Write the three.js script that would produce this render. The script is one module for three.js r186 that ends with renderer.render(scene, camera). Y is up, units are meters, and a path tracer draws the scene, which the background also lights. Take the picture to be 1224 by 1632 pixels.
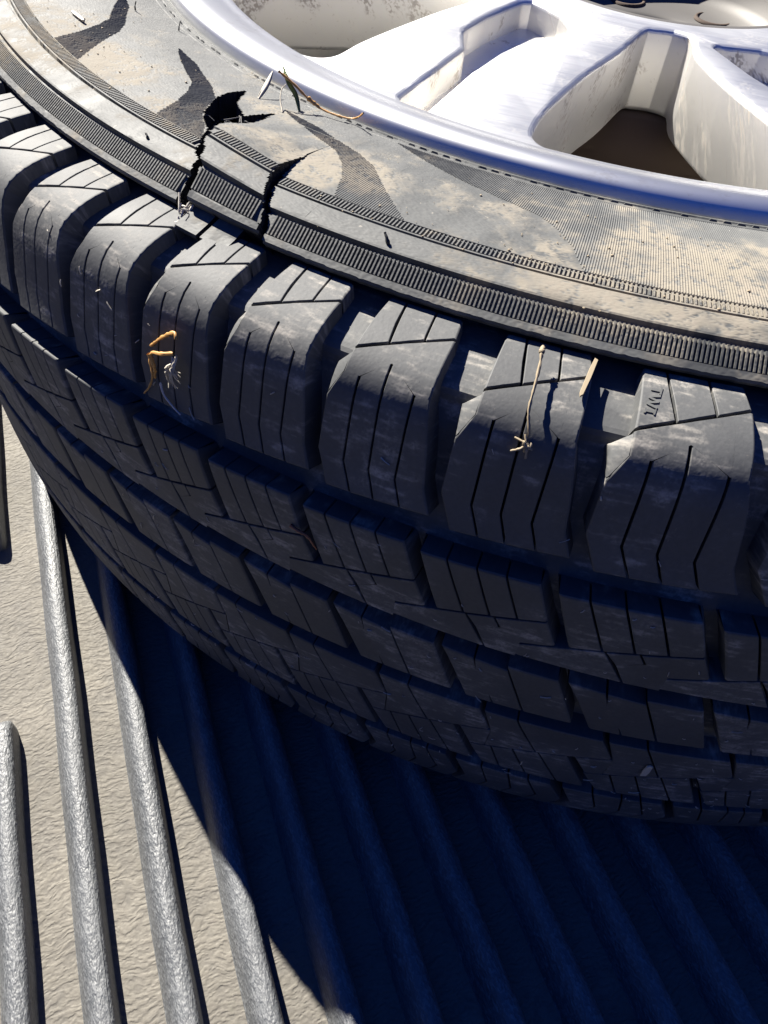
import * as THREE from 'three';
import { mergeGeometries, toCreasedNormals } from 'three/addons/utils/BufferGeometryUtils.js';
import { FontLoader } from 'three/addons/loaders/FontLoader.js';
import { TextGeometry } from 'three/addons/geometries/TextGeometry.js';

// ---------------------------------------------------------------- camera, sky, sun, exposure
const scene = new THREE.Scene();
const camera = new THREE.PerspectiveCamera(68.84, 768 / 1024, 0.01, 60);
camera.position.set(0, 0.35488, 0.52013);
camera.rotation.set(-0.87054, 0.24042, 0.1102, 'YXZ');

const SUN = new THREE.Vector3(-0.788, 0.869, -0.616).normalize();   // behind the wheel, to the left, 41 degrees up
{
  const w = 256, h = 128, d = new Float32Array(w * h * 4);
  for (let j = 0; j < h; j++) for (let i = 0; i < w; i++) {
    const el = ((j + 0.5) / h - 0.5) * Math.PI;
    const t = Math.pow(1 - Math.max(0, Math.sin(el)), 4), o = (j * w + i) * 4;
    const z = [0.0030, 0.017, 0.098], q = [0.023, 0.028, 0.042];
    for (let c = 0; c < 3; c++) d[o + c] = z[c] * (1 - t) + q[c] * t;
    d[o + 3] = 1;
  }
  const sky = new THREE.DataTexture(d, w, h, THREE.RGBAFormat, THREE.FloatType);
  sky.mapping = THREE.EquirectangularReflectionMapping;
  sky.magFilter = THREE.LinearFilter; sky.minFilter = THREE.LinearFilter; sky.needsUpdate = true;
  scene.background = sky; scene.environment = sky;
}
const sun = new THREE.DirectionalLight(new THREE.Color().setRGB(1, 0.95, 0.86), 5);
sun.position.copy(SUN).multiplyScalar(3); sun.castShadow = true;
sun.shadow.mapSize.set(4096, 4096); sun.shadow.radius = 1; sun.shadow.bias = -0.0003;
Object.assign(sun.shadow.camera, { left: -1, right: 1, top: 1, bottom: -1, near: 0.5, far: 6 });
scene.add(sun); scene.add(sun.target);

const renderer = new THREE.WebGLRenderer({ antialias: true });
renderer.setSize(768, 1024);
renderer.shadowMap.enabled = true;
renderer.toneMapping = THREE.LinearToneMapping;
renderer.toneMappingExposure = 3.4;

// ---------------------------------------------------------------- helpers
const R = Math.PI / 180, sin = Math.sin, cos = Math.cos, lerp = (a, b, t) => a + (b - a) * t;
const clamp = (x, a = 0, b = 1) => Math.min(b, Math.max(a, x)), sst = (a, b, x) => { const t = clamp((x - a) / (b - a)); return t * t * (3 - 2 * t); };
function rng(s) { return () => { s |= 0; s = s + 0x6D2B79F5 | 0; let t = Math.imul(s ^ s >>> 15, 1 | s); t = t + Math.imul(t ^ t >>> 7, 61 | t) ^ t; return ((t ^ t >>> 14) >>> 0) / 4294967296; }; }
function lattice(seed, n) { const r = rng(seed), a = new Float32Array(n * n); for (let i = 0; i < n * n; i++) a[i] = r(); return a; }
// periodic value noise field, nx by ny cells over the tile
function noiseField(W, H, nx, ny, seed) {
  const n = Math.max(nx, ny), L = lattice(seed, n), out = new Float32Array(W * H);
  for (let j = 0; j < H; j++) {
    const y = j / H * ny, y0 = Math.floor(y), fy = y - y0, sy = fy * fy * (3 - 2 * fy), r0 = (y0 % ny) * n, r1 = ((y0 + 1) % ny) * n;
    for (let i = 0; i < W; i++) {
      const x = i / W * nx, x0 = Math.floor(x), fx = x - x0, sx = fx * fx * (3 - 2 * fx), c0 = x0 % nx, c1 = (x0 + 1) % nx;
      out[j * W + i] = lerp(lerp(L[r0 + c0], L[r0 + c1], sx), lerp(L[r1 + c0], L[r1 + c1], sx), sy);
    }
  }
  return out;
}
function fbm(W, H, nx, ny, oct, seed, gain = 0.55) {
  const out = new Float32Array(W * H); let a = 1, tot = 0;
  for (let o = 0; o < oct; o++) {
    if (nx > W / 2 || ny > H / 2) break;
    const f = noiseField(W, H, nx, ny, seed + o * 17); for (let i = 0; i < out.length; i++) out[i] += a * f[i];
    tot += a; a *= gain; nx *= 2; ny *= 2;
  }
  for (let i = 0; i < out.length; i++) out[i] /= tot;
  return out;
}
function tex(W, H, fn, srgb) {     // fn(i) -> [r,g,b] linear for colour, or one number
  const d = new Uint8Array(W * H * 4);
  const g = c => { c = clamp(c); return 255 * (c < 0.0031308 ? c * 12.92 : 1.055 * Math.pow(c, 1 / 2.4) - 0.055); };
  for (let i = 0; i < W * H; i++) {
    const v = fn(i);
    if (srgb) { d[i * 4] = g(v[0]); d[i * 4 + 1] = g(v[1]); d[i * 4 + 2] = g(v[2]); }
    else d[i * 4] = d[i * 4 + 1] = d[i * 4 + 2] = 255 * clamp(v);
    d[i * 4 + 3] = 255;
  }
  const t = new THREE.DataTexture(d, W, H, THREE.RGBAFormat);
  t.wrapS = t.wrapT = THREE.RepeatWrapping; t.magFilter = THREE.LinearFilter; t.minFilter = THREE.LinearMipmapLinearFilter; t.generateMipmaps = true;
  if (srgb) t.colorSpace = THREE.SRGBColorSpace; t.needsUpdate = true; return t;
}
const mix3 = (a, b, t) => [lerp(a[0], b[0], t), lerp(a[1], b[1], t), lerp(a[2], b[2], t)];

// ---------------------------------------------------------------- materials
const N = 1024, M = {};
const TREAD_TILE = 0.16, BED_TILE = 0.18, RIM_TILE = 0.2;
{ // tread rubber: dark with pale scuffs and dry mud specks
  const big = fbm(N, N, 6, 6, 5, 11), mid = fbm(N, N, 40, 40, 4, 12), fine = fbm(N, N, 200, 200, 2, 13), str = fbm(N, N, 24, 120, 3, 14), spk = noiseField(N, N, 256, 256, 15), gr = noiseField(N, N, 512, 512, 16);
  const mud = i => sst(0.50, 0.76, big[i] * 0.55 + mid[i] * 0.30 + str[i] * 0.20) * sst(0.30, 0.85, fine[i] * 0.35 + str[i] * 0.45 + gr[i] * 0.2);
  const scuff = i => sst(0.60, 0.80, str[i] * 0.6 + mid[i] * 0.45) * sst(0.40, 0.62, big[i]);
  const speck = i => sst(0.93, 0.98, spk[i] * 0.9 + mid[i] * 0.12);
  const map = tex(N, N, i => {
    let c = mix3([0.046, 0.048, 0.050], [0.082, 0.084, 0.084], sst(0.3, 0.7, big[i]) * 0.6 + 0.4 * fine[i]);
    c = mix3(c, [0.19, 0.18, 0.165], scuff(i) * 0.6); c = mix3(c, [0.34, 0.315, 0.275], mud(i) * 0.9);
    return mix3(c, [0.22, 0.19, 0.15], speck(i) * 0.6);
  }, true);
  const bump = tex(N, N, i => 0.35 * mid[i] + 0.3 * fine[i] + 0.35 * mud(i));
  const rough = tex(N, N, i => 0.60 + 0.2 * big[i] + 0.2 * mud(i));
  M.tread = new THREE.MeshStandardMaterial({ map, bumpMap: bump, bumpScale: 0.00011, roughnessMap: rough, roughness: 1 });
  M.cut = new THREE.MeshStandardMaterial({ color: new THREE.Color().setRGB(0.014, 0.0135, 0.014), roughness: 0.72, bumpMap: bump, bumpScale: 0.0016 });
}
{ // sidewall rubber: weathered grey with dry mud dust lying in patches (one tile spans 120 degrees of the tyre)
  const W = 2048, H = 512;
  const big = fbm(W, H, 28, 4, 5, 31), mid = fbm(W, H, 300, 44, 3, 32), fine = fbm(W, H, 1000, 240, 1, 33), rub = fbm(W, H, 160, 10, 4, 34), d2 = fbm(W, H, 84, 12, 5, 35), spk = noiseField(W, H, 900, 140, 36);
  const spots = [[6, .318, 11, .03, .24], [13, .335, 12, .03, .22], [3, .346, 8, .006, .16], [-14.5, .326, 3, .012, .30], [-18, .322, 3, .010, .24], [-21.5, .300, 3, .005, .16], [-33, .327, 6, .011, .24], [-24, .334, 3, .006, .2], [-12, .312, 2.2, .014, .22], [-39, .335, 6, .02, .22], [-4.5, .299, 4, .006, .10], [-43, .352, 6, .012, .10], [-8, .330, 5, .012, -.08], [-30, .302, 5, .008, -.04]];
  const bias = new Float32Array(W * H);
  for (let y = 0; y < H; y++) for (let x = 0; x < W; x++) { const th = x / W * 120 - 60, r = .27 + y / H * .1; let v = 0; for (const [a, b, c, d, e] of spots) v += e * Math.exp(-(((th - a) / c) ** 2) - ((r - b) / d) ** 2); bias[y * W + x] = v; }
  const dust = i => sst(0.52, 0.80, big[i] * 0.42 + d2[i] * 0.58 + bias[i]) * sst(0.26, 0.62, mid[i] * 0.65 + fine[i] * 0.40 + bias[i] * .25);
  const map = tex(W, H, i => {
    let c = mix3([0.046, 0.049, 0.049], [0.092, 0.095, 0.093], sst(0.28, 0.72, 0.55 * big[i] + 0.45 * rub[i]));
    c = mix3(c, [0.05, 0.051, 0.051], 0.5 * fine[i]);
    c = mix3(c, [0.200, 0.177, 0.140], dust(i) * 0.9);
    c = mix3(c, [0.33, 0.29, 0.23], sst(0.965, 0.99, spk[i]) * 0.7);
    return mix3(c, [0.018, 0.018, 0.018], sst(0.03, 0.008, spk[i]) * 0.8);
  }, true);
  const bump = tex(W, H, i => 0.3 * mid[i] + 0.3 * fine[i] + 0.4 * dust(i));
  const rough = tex(W, H, i => 0.62 + 0.16 * rub[i] + 0.22 * dust(i));
  M.side = new THREE.MeshStandardMaterial({ map, bumpMap: bump, bumpScale: 0.00022, roughnessMap: rough, roughness: 1 });
}
{ // bed liner: black moulded plastic; dusty pebbled floor, scuffed rib tops
  const big = fbm(N, N, 5, 5, 5, 51), peb = fbm(N, N, 60, 150, 3, 52, 0.65), fine = fbm(N, N, 220, 220, 2, 53), warp = fbm(N, N, 20, 20, 3, 54), sp = noiseField(N, N, 190, 190, 55);
  const pebb = i => { const x = i % N, y = Math.floor(i / N), j = ((y + Math.floor((warp[i] - 0.5) * 26) + Math.round(sin(x / N * 6.2832 * 4) * 6) + N) % N) * N + x; return sst(0.22, 0.78, peb[j]); };
  M.bed = new THREE.MeshStandardMaterial({
    map: tex(N, N, i => mix3(mix3([0.108, 0.099, 0.083], [0.140, 0.128, 0.107], sst(0.25, 0.75, big[i])), [0.095, 0.088, 0.077], 0.5 * (1 - pebb(i)) * sst(0.3, 0.7, fine[i]) + 0.45 * sst(0.54, 0.72, warp[i]) + 0.9 * sst(0.035, 0.01, sp[i])), true),
    bumpMap: tex(N, N, i => 0.78 * pebb(i) + 0.22 * fine[i]), bumpScale: 0.00034,
    roughnessMap: tex(N, N, i => 0.7 + 0.2 * fine[i]), roughness: 1,
  });
  const grain = fbm(N, N, 120, 256, 2, 61, 0.7), gr2 = fbm(N, N, 60, 130, 3, 62, 0.6), worn = fbm(N, N, 7, 4, 5, 63);
  M.rib = new THREE.MeshPhysicalMaterial({ ior: 1.7,
    map: tex(N, N, i => mix3(mix3([0.052, 0.056, 0.060], [0.088, 0.093, 0.097], worn[i]), [0.17, 0.175, 0.178], sst(0.5, 0.75, grain[i]) * 0.5 + 0.3 * sst(0.55, 0.7, gr2[i])), true),
    bumpMap: tex(N, N, i => 0.65 * grain[i] + 0.35 * gr2[i]), bumpScale: 0.0005,
    roughnessMap: tex(N, N, i => 0.46 + 0.18 * worn[i] + 0.12 * grain[i]), roughness: 1,
  });
}
{ // polished aluminium with haze, scratches and dirt
  const big = fbm(N, N, 4, 4, 5, 71), fine = fbm(N, N, 200, 200, 2, 72), s1 = fbm(N, N, 10, 200, 2, 73), d = fbm(N, N, 16, 16, 5, 74), spk = noiseField(N, N, 200, 200, 75);
  const dirt = i => sst(0.55, 0.72, d[i]) * sst(0.4, 0.65, fine[i]);
  const map = tex(N, N, i => mix3(mix3([0.66, 0.67, 0.68], [0.56, 0.56, 0.55], big[i]), [0.38, 0.35, 0.31], 0.25 * dirt(i) + 0.8 * sst(0.985, 0.995, spk[i])), true);
  M.alu = new THREE.MeshStandardMaterial({ map, metalness: 1, roughnessMap: tex(N, N, i => 0.34 + 0.24 * big[i] + 0.05 * s1[i] + 0.06 * dirt(i)), roughness: 1 });
  const map2 = tex(N, N, i => mix3(mix3([0.82, 0.81, 0.78], [0.72, 0.70, 0.66], big[i]), [0.36, 0.31, 0.25], 0.6 * dirt(i) + 0.25 * sst(0.9, 0.97, spk[i])), true);
  M.aluWall = new THREE.MeshStandardMaterial({ map: map2, metalness: 0.85, roughnessMap: tex(N, N, i => 0.36 + 0.2 * big[i] + 0.25 * dirt(i)), roughness: 1 });
  M.flange = M.alu.clone(); M.flange.roughnessMap = null; M.flange.roughness = 0.40;
  M.hubm = new THREE.MeshStandardMaterial({ color: new THREE.Color().setRGB(0.10, 0.095, 0.09), roughness: 0.6, metalness: 0.4 });
  M.cast = new THREE.MeshStandardMaterial({ color: new THREE.Color().setRGB(0.05, 0.032, 0.022), roughness: 0.85, metalness: 0.1 });
}
const flat = (r, g, b, rough = 0.7, o = {}) => new THREE.MeshStandardMaterial({ color: new THREE.Color().setRGB(r, g, b), roughness: rough, side: THREE.DoubleSide, ...o });
M.straw = flat(0.25, 0.20, 0.13); M.gold = flat(0.40, 0.21, 0.06, 0.5); M.pale = flat(0.42, 0.38, 0.31); M.green = flat(0.09, 0.13, 0.035, 0.5);
M.brown = flat(0.16, 0.06, 0.03, 0.6); M.hair = flat(0.016, 0.016, 0.017, 0.6); M.cord = flat(0.15, 0.145, 0.14, 0.9); M.fluff = flat(0.45, 0.42, 0.38, 0.9);

// ---------------------------------------------------------------- scene bookkeeping
const taken = {};
function numbered(n) { const k = taken[n] = (taken[n] ?? -1) + 1; return k ? `${n}_${String(k).padStart(3, '0')}` : n; }
function mesh(name, geo, mat, parent) {
  const m = new THREE.Mesh(geo, mat); m.name = parent ? name : numbered(name); m.castShadow = m.receiveShadow = true;
  (parent ?? scene).add(m); return m;
}
function tag(o, label, category, group, kind) { Object.assign(o.userData, { label, category }); if (group) o.userData.group = group; if (kind) o.userData.kind = kind; return o; }
const partNo = {};
function part(name, geo, mat, parent) { const key = parent.uuid + name, k = partNo[key] = (partNo[key] ?? -1) + 1; return mesh(k ? `${name}_${String(k).padStart(3, '0')}` : name, geo, mat, parent); }
class MB {                       // triangle soup with indices and uv
  constructor() { this.p = []; this.t = []; this.i = []; }
  v(P, u = 0, w = 0) { this.p.push(P[0], P[1], P[2]); this.t.push(u, w); return this.p.length / 3 - 1; }
  q(a, b, c, d) { this.i.push(a, b, c, a, c, d); }
  geo(crease) {
    const N0 = this.nn;
    const g = new THREE.BufferGeometry();
    g.setAttribute('position', new THREE.Float32BufferAttribute(this.p, 3)); g.setAttribute('uv', new THREE.Float32BufferAttribute(this.t, 2)); g.setIndex(this.i);
    g.computeVertexNormals(); if (N0) for (const [i, n] of N0) g.attributes.normal.setXYZ(i, ...n); return crease ? toCreasedNormals(g, crease) : g;
  }
}
const pol = (r, y, th) => [r * sin(th * R), y, r * cos(th * R)];    // th from +z towards +x

// ---------------------------------------------------------------- truck bed liner
const RIBTOP = 0.0312, RIBH = 0.0125, FLOOR = RIBTOP - RIBH;
const RA = -0.6777, RU = [cos(RA), sin(RA)], RV = [-sin(RA), cos(RA)];   // across and along the ribs (x, z)
const RIB0 = -0.4144, RIBP = 0.02787;
const bed = new THREE.Group(); bed.name = 'truck_bed_floor'; bed.userData.kind = 'structure'; scene.add(bed);
tag(bed, 'black ribbed plastic truck bed liner coated in pale dust', 'bed liner'); 
{
  const b = new MB(), c0 = -1.3, c1 = 1.3, v0 = -1.6, v1 = 1.4, n = 8;
  for (let j = 0; j <= n; j++) for (let i = 0; i <= n; i++) {
    const c = lerp(c0, c1, i / n), v = lerp(v0, v1, j / n);
    b.v([c * RU[0] + v * RV[0], FLOOR, c * RU[1] + v * RV[1]], c / BED_TILE, v / BED_TILE);
  }
  for (let j = 0; j < n; j++) for (let i = 0; i < n; i++) { const a = j * (n + 1) + i; b.q(a, a + n + 1, a + n + 2, a + 1); }
  mesh('liner_sheet', b.geo(), M.bed, bed);
  const SEC = [[-10, -.8], [-9.2, .1], [-8.5, 1.5], [-7.5, 4.6], [-6.2, 7.9], [-4.7, 10.5], [-3.1, 11.9], [-1.5, 12.5], [.1, 12.4], [1.5, 11.9], [2.5, 11.1], [3.05, 10.0], [3.3, 8.2], [3.4, 4], [3.45, .2], [3.8, -.8]];
  const per = [0]; for (let i = 1; i < SEC.length; i++) per.push(per[i - 1] + Math.hypot(SEC[i][0] - SEC[i - 1][0], SEC[i][1] - SEC[i - 1][1]) / 1000);
  const jig = rng(5);
  function ribGeo(k, va, vb) {
    const g = new MB(), st = 0.012, m = Math.round((vb - va) / st), off = jig() * 3, ph = jig() * 9, cc = RIB0 + RIBP * k, S = SEC.length;
    for (let j = -3; j <= m + 3; j++) {
      const e = j < 0 ? -j : j > m ? j - m : 0, sc = [1, .93, .72, .0][e], v = j < 0 ? va - [0, .003, .0055, .0065][e] : j > m ? vb + [0, .003, .0055, .0065][e] : va + j * st;
      const wob = 0.00022 * sin(v * 31 + ph) + 0.00016 * sin(v * 83 + ph * 2);
      for (let i = 0; i < S; i++) {
        const c = cc + wob + SEC[i][0] / 1000 * (e == 3 ? .3 : e == 2 ? .75 : e == 1 ? .93 : 1), y = FLOOR + Math.max(SEC[i][1] * sc, -.8) / 1000 + (i > 4 && i < 10 ? 0.00012 * sin(v * 57 + ph * 3) : 0);
        g.v([c * RU[0] + v * RV[0], y, c * RU[1] + v * RV[1]], v / 0.14 + off, per[i] / 0.14 + k * 0.37);
      }
    }
    for (let j = 0; j < m + 6; j++) for (let i = 0; i < S - 1; i++) { const a = j * S + i; g.q(a, a + S, a + S + 1, a + 1); }
    return g.geo();
  }
  for (let k = -8; k <= 34; k++) {
    if (k <= 0) { part('rib', ribGeo(k, -0.9, 0.108), M.rib, bed); part('rib', ribGeo(k, 0.226, 1.2), M.rib, bed); }
    else {
      const rib = part('rib', ribGeo(k, -0.9, 1.2), M.rib, bed);
      if (k == 1) { // a thin mould line runs along this rib
        const g = new MB(), cc = RIB0 + RIBP + .0016;
        for (let j = 0; j <= 170; j++) { const v = -.5 + j * .009, w = .00018 * sin(v * 19) + .00012 * sin(v * 61), y = FLOOR + .01176; for (const [a, h] of [[-.00032, -.0001], [0, .00022], [.0003, -.0002]]) { const c = cc + w + a; g.v([c * RU[0] + v * RV[0], y + h, c * RU[1] + v * RV[1]], v / .14, (c - cc) * 50); } }
        for (let j = 0; j < 170; j++) for (let i = 0; i < 2; i++) { const a = j * 3 + i; g.q(a, a + 3, a + 4, a + 1); }
        mesh('mould_line', g.geo(), M.rib, rib);
      }
    }
  }
}

// ---------------------------------------------------------------- wheel: profiles
const wheel = new THREE.Group(); wheel.name = 'car_wheel'; scene.add(wheel);
tag(wheel, 'worn car wheel with a blown-out tyre on a polished alloy rim, lying flat', 'wheel');

const TRP = [[.3585, .2405], [.365, .2404], [.371, .2398], [.377, .2384], [.382, .2360], [.3855, .2325], [.388, .2275], [.3902, .220], [.3925, .2115], [.3948, .2045], [.3965, .2005], [.399, .194], [.3998, .17], [.4, .139], [.3998, .107], [.3993, .083], [.3985, .07], [.397, .057], [.395, .0485], [.391, .0425], [.384, .0395], [.37, .037]];
const TRS = [0]; for (let i = 1; i < TRP.length; i++) TRS.push(TRS[i - 1] + Math.hypot(TRP[i][0] - TRP[i - 1][0], TRP[i][1] - TRP[i - 1][1]));
function herm(P, S, s) {
  let i = 0; while (i < S.length - 2 && S[i + 1] < s) i++;
  const h = S[i + 1] - S[i], t = (s - S[i]) / h, out = [];
  const tg = j => j <= 0 ? [0, 1].map(c => (P[1][c] - P[0][c]) / (S[1] - S[0])) : j >= S.length - 1 ? [0, 1].map(c => (P[j][c] - P[j - 1][c]) / (S[j] - S[j - 1])) : [0, 1].map(c => (P[j + 1][c] - P[j - 1][c]) / (S[j + 1] - S[j - 1]));
  const m0 = tg(i), m1 = tg(i + 1);
  for (let c = 0; c < 2; c++) {
    if (t < 0 || t > 1) { out.push((t < 0 ? P[i][c] + m0[c] * (s - S[i]) : P[i + 1][c] + m1[c] * (s - S[i + 1]))); continue; }
    const t2 = t * t, t3 = t2 * t;
    out.push((2 * t3 - 3 * t2 + 1) * P[i][c] + (t3 - 2 * t2 + t) * h * m0[c] + (-2 * t3 + 3 * t2) * P[i + 1][c] + (t3 - t2) * h * m1[c]);
  }
  return out;
}
function tr(s) { const a = herm(TRP, TRS, s - 1e-4), b = herm(TRP, TRS, s + 1e-4), p = herm(TRP, TRS, s), l = Math.hypot(b[0] - a[0], b[1] - a[1]); return { r: p[0], y: p[1], nr: -(b[1] - a[1]) / l, ny: (b[0] - a[0]) / l }; }
const trPt = (th, s, h) => { const q = tr(s); return pol(q.r + q.nr * h, q.y + q.ny * h, th); };

// variable pitch sequence of the tread around the whole tyre
const TT = new Map(); [-34.6, -30, -25.3, -20.77, -16.11, -11.84, -7.05, -1.83, 3.73, 10.02, 15.9, 21.1].forEach((t, i) => TT.set(i - 3, t));
const NP = 73;
{ const r = rng(91), w = []; let tot = 0; for (let i = 0; i < 62; i++) { w.push(0.85 + 0.3 * r()); tot += w[i]; } let t = 21.1; for (let i = 0; i < 61; i++) { t += w[i] / tot * 304.3; TT.set(9 + i, t); } }
const TK = k => { const m = ((k + 3) % NP + NP) % NP - 3; return TT.get(m) + 360 * Math.round((k - m) / NP); };
const theta = x => { const k = Math.floor(x); return lerp(TK(k), TK(k + 1), x - k); };
// the photograph shows pitches -6 .. 9; wrap so that they sit near the front
const SHOWN = k => k >= -8 && k <= 12;

// ---------------------------------------------------------------- tread blocks
const DEPTH = 0.0088;
// one rubber element between two edge lines; L, R: stations [pitch, s, h]; side flags: 2 = block edge, 1 = sipe edge, 0 = joined
function slab(b, k, L, Rr, flags, depth = DEPTH) {
  const [fl, fr, ft, fb] = flags, n = L.length, st = [];
  const at = (a, x) => { const i = Math.min(n - 2, Math.floor(x)), f = x - i; return [0, 1, 2].map(c => lerp(a[i][c] ?? 0, a[i + 1][c] ?? 0, f)); };
  const len = i => Math.max(Math.hypot((L[i + 1][0] - L[i][0]) * .036, L[i + 1][1] - L[i][1]), Math.hypot((Rr[i + 1][0] - Rr[i][0]) * .036, Rr[i + 1][1] - Rr[i][1]));
  let tot = 0; for (let i = 0; i < n - 1; i++) tot += len(i);
  const bv = f => f == 2 ? .0006 : .00022;
  for (let i = 0; i < n - 1; i++) { const m = Math.max(1, Math.ceil(len(i) / .0035)); for (let j = 0; j < m; j++) st.push(i + j / m); }
  st.push(n - 1);
  const xs = [...st]; if (ft) xs.splice(1, 0, Math.min(st[1] * .5, bv(ft) / len(0))); if (fb) xs.splice(xs.length - 1, 0, n - 1 - Math.min((n - 1 - st[st.length - 2]) * .5, bv(fb) / len(n - 2)));
  const wd = Math.max(...L.map((l, i) => Math.abs(Rr[i][0] - l[0]) * .036)), nu = Math.max(1, Math.ceil(wd / .006));
  const us = []; for (let i = 0; i <= nu; i++) us.push(i / nu);
  if (fl) us.splice(1, 0, Math.min(.5 / nu, bv(fl) / wd)); if (fr) us.splice(us.length - 1, 0, 1 - Math.min(.5 / nu, bv(fr) / wd));
  const X = xs.length, U = us.length, rim = [];
  const pt = (j, i, dh, ox = 0, os = 0) => {
    const l = at(L, xs[j]), r = at(Rr, xs[j]), p = lerp(l[0], r[0], us[i]), s = lerp(l[1], r[1], us[i]) + os, h = lerp(l[2], r[2], us[i]) + dh, th = theta(k + p) + ox / .4 / R;
    return [trPt(th, s, h), th * R * .4 / TREAD_TILE + k * .13, s / TREAD_TILE];
  };
  const low = (j, i) => Math.max(j == 0 && ft ? bv(ft) : 0, j == X - 1 && fb ? bv(fb) : 0, i == 0 && fl ? bv(fl) : 0, i == U - 1 && fr ? bv(fr) : 0);
  const id = [];
  b.nn ??= [];
  for (let j = 0; j < X; j++) for (let i = 0; i < U; i++) {
    const lo = low(j, i), q = pt(j, i, -lo), v = b.v(...q); id.push(v);
    if (!lo && !L[0][2]) { const f = tr(q[2] * TREAD_TILE), th = Math.atan2(q[0][0], q[0][2]); b.nn.push([v, [f.nr * sin(th), f.ny, f.nr * cos(th)]]); }
  }
  for (let j = 0; j < X - 1; j++) for (let i = 0; i < U - 1; i++) { const a = j * U + i; b.q(id[a], id[a + U], id[a + U + 1], id[a + 1]); }
  const dr = f => f == 2 ? .0009 : -.0001;
  const wall = (seq, f, ox, os) => {
    if (!f) return; let prev = null;
    for (const [j, i] of seq) {
      const a = pt(j, i, -low(j, i)), m = pt(j, i, -depth, ox * dr(f), os * dr(f)), A = b.v(...a), B = b.v(m[0], m[1] + .013 * ox, m[2] + .013 * os);
      if (prev) b.q(prev[0], prev[1], B, A); prev = [A, B];
    }
  };
  const seq = (n2, g) => Array.from({ length: n2 }, (_, x) => g(x));
  wall(seq(X, x => [x, 0]).reverse(), fl, -1, 0); wall(seq(X, x => [x, U - 1]), fr, 1, 0);
  wall(seq(U, x => [0, x]), ft, 0, -1); wall(seq(U, x => [X - 1, x]).reverse(), fb, 0, 1);
}
const G = .0085;                         // half a sipe, in pitches
const line = (p0, s0, p1, s1) => p => s0 + (s1 - s0) * (p - p0) / (p1 - p0);
function row1(b, k, only) {
  const S = line(-.04, .0206, .63, .0081), g = .00048, up = p => S(p) - g, lo = p => S(p) + g;
  if (only !== 'face') {
    slab(b, k, [[-.03, 0], [-.035, .010], [-.04, up(-.04)]], [[.12 - G, 0], [.15 - G, .009], [.185 - G, up(.185)]], [2, 1, 1, 1]);
    slab(b, k, [[.12 + G, 0], [.185 + G, up(.185)]], [[.38 - G, 0], [.415 - G, up(.415)]], [1, 1, 1, 1]);
    slab(b, k, [[.38 + G, 0], [.415 + G, up(.415)]], [[.60, 0], [.625, up(.63)]], [1, 2, 1, 1]);
  }
  const c0 = .0272, cm = .0215;
  slab(b, k, [[-.04, lo(-.04)], [-.04, c0]], [[.09, lo(.09)], [.09, c0]], [2, 0, 1, 0]);
  slab(b, k, [[.09, lo(.09)], [.09, c0]], [[.28, lo(.28)], [.28, cm]], [0, 0, 1, 0]);
  slab(b, k, [[.28, lo(.28)], [.28, cm]], [[.515, lo(.515)], [.515, c0]], [0, 0, 1, 0]);
  slab(b, k, [[.515, lo(.515)], [.515, c0]], [[.63, lo(.63)], [.63, c0]], [0, 2, 1, 0]);
  slab(b, k, [[-.165, .0245, -.0045], [-.13, .034, -.0006]], [[-.04, .0212, -.0009], [-.04, c0, -.0003]], [2, 0, 2, 0]);
  slab(b, k, [[-.04, c0], [-.128, .0345], [-.13, .0505], [.0, .0605]], [[.09 - G, c0], [.092 - G, .035], [.10 - G, .0515], [.20 - G, .0601]], [2, 1, 0, 2]);
  slab(b, k, [[.09 + G, c0], [.10 + G, .0515], [.20 + G, .0601]], [[.28 - G, cm], [.305 - G, .0515], [.39 - G, .0597]], [1, 1, 0, 2]);
  slab(b, k, [[.28 + G, cm], [.305 + G, .0515], [.39 + G, .0597]], [[.515 - G, c0], [.517 - G, .0515], [.60 - G, .0592]], [1, 1, 0, 2]);
  slab(b, k, [[.515 + G, c0], [.516 + G, .040], [.517 + G, .0515], [.60 + G, .0592]], [[.63, c0], [.70, .040], [.745, .0515], [.825, .0586]], [1, 2, 0, 2]);
}
function row2(b, k) {
  const S = line(-.29, .096, .83, .0826), g = .00042, up = p => S(p) - g, lo = p => S(p) + g, bot = line(-.29, .1020, .71, .1034), top = line(-.165, .0697, .70, .0682);
  const T = [-.165, .04, .255, .465, .70], B = [.045, .245, .436, .63, .835];
  for (let i = 0; i < 4; i++) {
    const gl = i ? G : 0, gr = i < 3 ? G : 0;
    slab(b, k, [[T[i] + gl, top(T[i])], [B[i] + gl, up(B[i])]], [[T[i + 1] - gr, top(T[i + 1])], [B[i + 1] - gr, up(B[i + 1])]], [i ? 1 : 2, i < 3 ? 1 : 2, 2, 1]);
  }
  slab(b, k, [[-.29, lo(-.29)], [-.29, bot(-.29)]], [[.27 - G, lo(.27)], [.47 - G, bot(.47)]], [0, 1, 1, 2]);
  slab(b, k, [[.27 + G, lo(.27)], [.36 + G, .0945]], [[.475 - G, lo(.475)], [.53 - G, .091]], [1, 1, 1, 0]);
  slab(b, k, [[.475 + G, lo(.475)], [.53 + G, .091]], [[.71, lo(.71)], [.71, .0915]], [1, 0, 1, 0]);
  slab(b, k, [[.36 + G, .0945], [.47 + G, bot(.47)]], [[.71, .0915], [.71, bot(.71)]], [1, 0, 0, 2]);
  slab(b, k, [[.36 + G, .0945], [.36 + G, .0946]], [[.53, .091], [.71, .0915]], [0, 0, 0, 0]);
  slab(b, k, [[.71, lo(.71)], [.71, .096 - g]], [[.838, lo(.838)], [.955, S(-.045) - g]], [0, 2, 1, 1]);
}
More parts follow.
